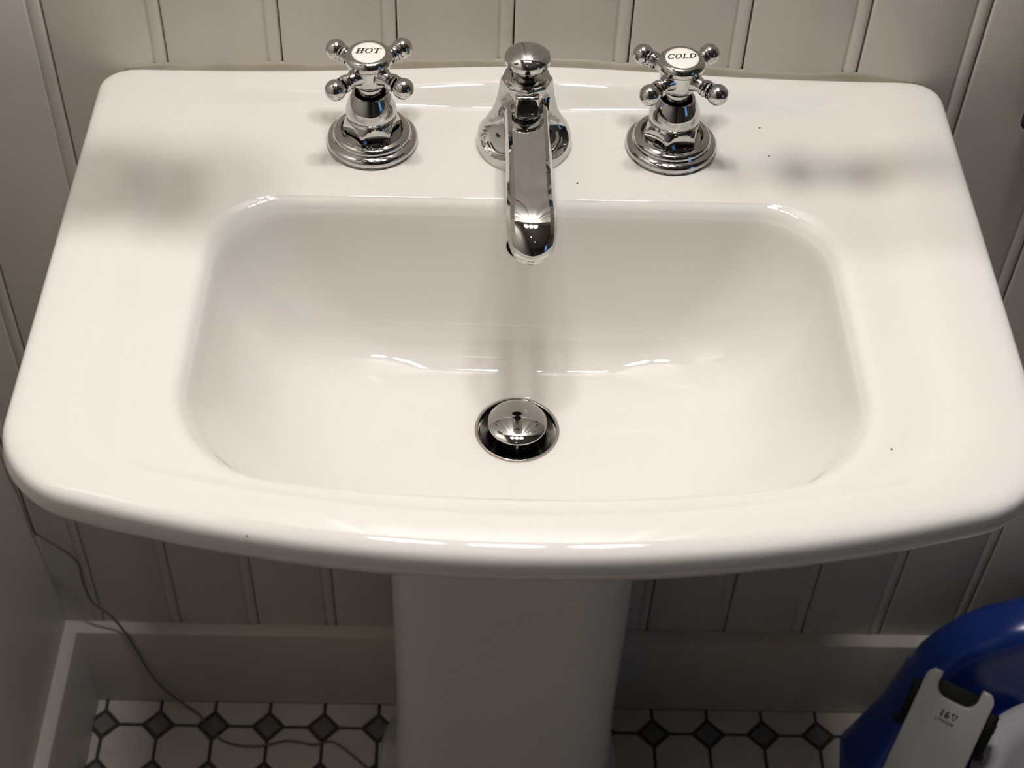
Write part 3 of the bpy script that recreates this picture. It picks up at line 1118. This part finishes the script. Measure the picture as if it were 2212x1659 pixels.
for x in (-.20, .20):
    br = lathe('bracket', [(0, 0), (.016, 0), (.016, .004), (.007, .007), (.006, .030), (0, .030)], CHROME, sh, 32, 35)
    br.matrix_local = Matrix.Translation((x, 0, -.002)) @ Matrix.Rotation(PI / 2, 4, 'X')
CUPM = mottle(principled('tumbler_glaze', (0.30, 0.36, 0.40), 0.25), (0.28, 0.34, 0.38), (0.33, 0.39, 0.43), 12)
JARM = mottle(principled('jar_plastic', (0.45, 0.43, 0.40), 0.4), (0.43, 0.41, 0.38), (0.47, 0.45, 0.42), 12)
tu = empty('shadow_tumbler', (-.192, -.062, SH + .0102))  # unseen cup, placed and sized for the shadow on the deck's left
tag(tu, 'unseen grey-blue cup added on the left of the shelf to shade the deck', 'shadow_tumbler')
lathe('cup', [(0, 0), (.028, 0), (.030, .004), (.035, .095), (.0345, .097), (.033, .095), (.028, .006), (0, .006)], CUPM, tu, 48, 40)
for x, y, r_, h_, lab in ((.150, -.040, .012, .060, 'unseen narrow grey pot added on the shelf to shade the deck, nearer the middle'), (.183, -.036, .015, .050, 'unseen wide grey pot added at the right end of the shelf to shade the deck')):
    j_ = empty('shadow_jar', (x, y, SH + .0102))  # unseen, placed and sized for soft shadows on the deck's right
    tag(j_, lab, 'shadow_jar', 'unseen jars added on the shelf to shade the deck')
    lathe('jar_body', [(0, 0), (r_ * .95, 0), (r_, .003), (r_, h_ * .75), (r_ * .8, h_ * .8), (r_ * .8, h_ * .84), (0, h_ * .84)], JARM, j_, 40, 40)
    lathe('lid', [(0, h_ * .82), (r_ * .9, h_ * .82), (r_ * .9, h_ * .98), (r_ * .84, h_), (0, h_)], WHITEPL, j_, 40, 40)

# ------------------------------------------------------------------ lamps
vl = empty('vanity_light', (-.01, WALL_Y, VANITY_Z))
tag(vl, 'three-shade vanity light on the wall above the sink', 'wall lamp')
box('backplate', (-.30, -.022, -.03), (.30, 0, .04), CHROME, vl, .006)
for x in VANITY_X:
    lx = x + .01
    ly = VANITY_Y - WALL_Y
    av, af = tube_data([(lx, -.02, .005), (lx, -.06, .03), (lx, ly + .01, .055), (lx, ly, .05)], .006, 12)
    ar = mesh_obj('lamp_arm', av, af, CHROME, vl, 60)
    lathe('shade_cap', [(0, .056), (.02, .056), (.026, .048), (.026, .036)], CHROME, ar, 40, 40, origin=(lx, ly, 0))
    sh_ = lathe('lamp_shade', [(.026, .044), (.044, .030), (.056, .000), (.062, -.040), (.063, -.062), (.0615, -.062), (.0600, -.040)], SHADEM, vl, 40, 40, origin=(lx, ly, 0))
    lathe('lens', [(.0612, -.054), (.050, -.060), (.030, -.064), (0, -.066)], SHADE, sh_, 40, 40, origin=(lx, ly, 0))
for i, (x, y, lab) in enumerate(((-.02, -.78, 'round ceiling downlight nearer the sink'), (.35, -1.25, 'round ceiling downlight nearer the door'))):
    dl = empty('downlight', (x, y, RZ))
    tag(dl, lab, 'ceiling lamp', 'ceiling downlights')
    lathe('trim_ring', [(.062, 0), (.06, -.006), (.048, -.008), (.045, -.002)], CEIL, dl, 40, 40)
    lathe('lens', [(.045, -.003), (0, -.003)], DOWNL, dl, 40)
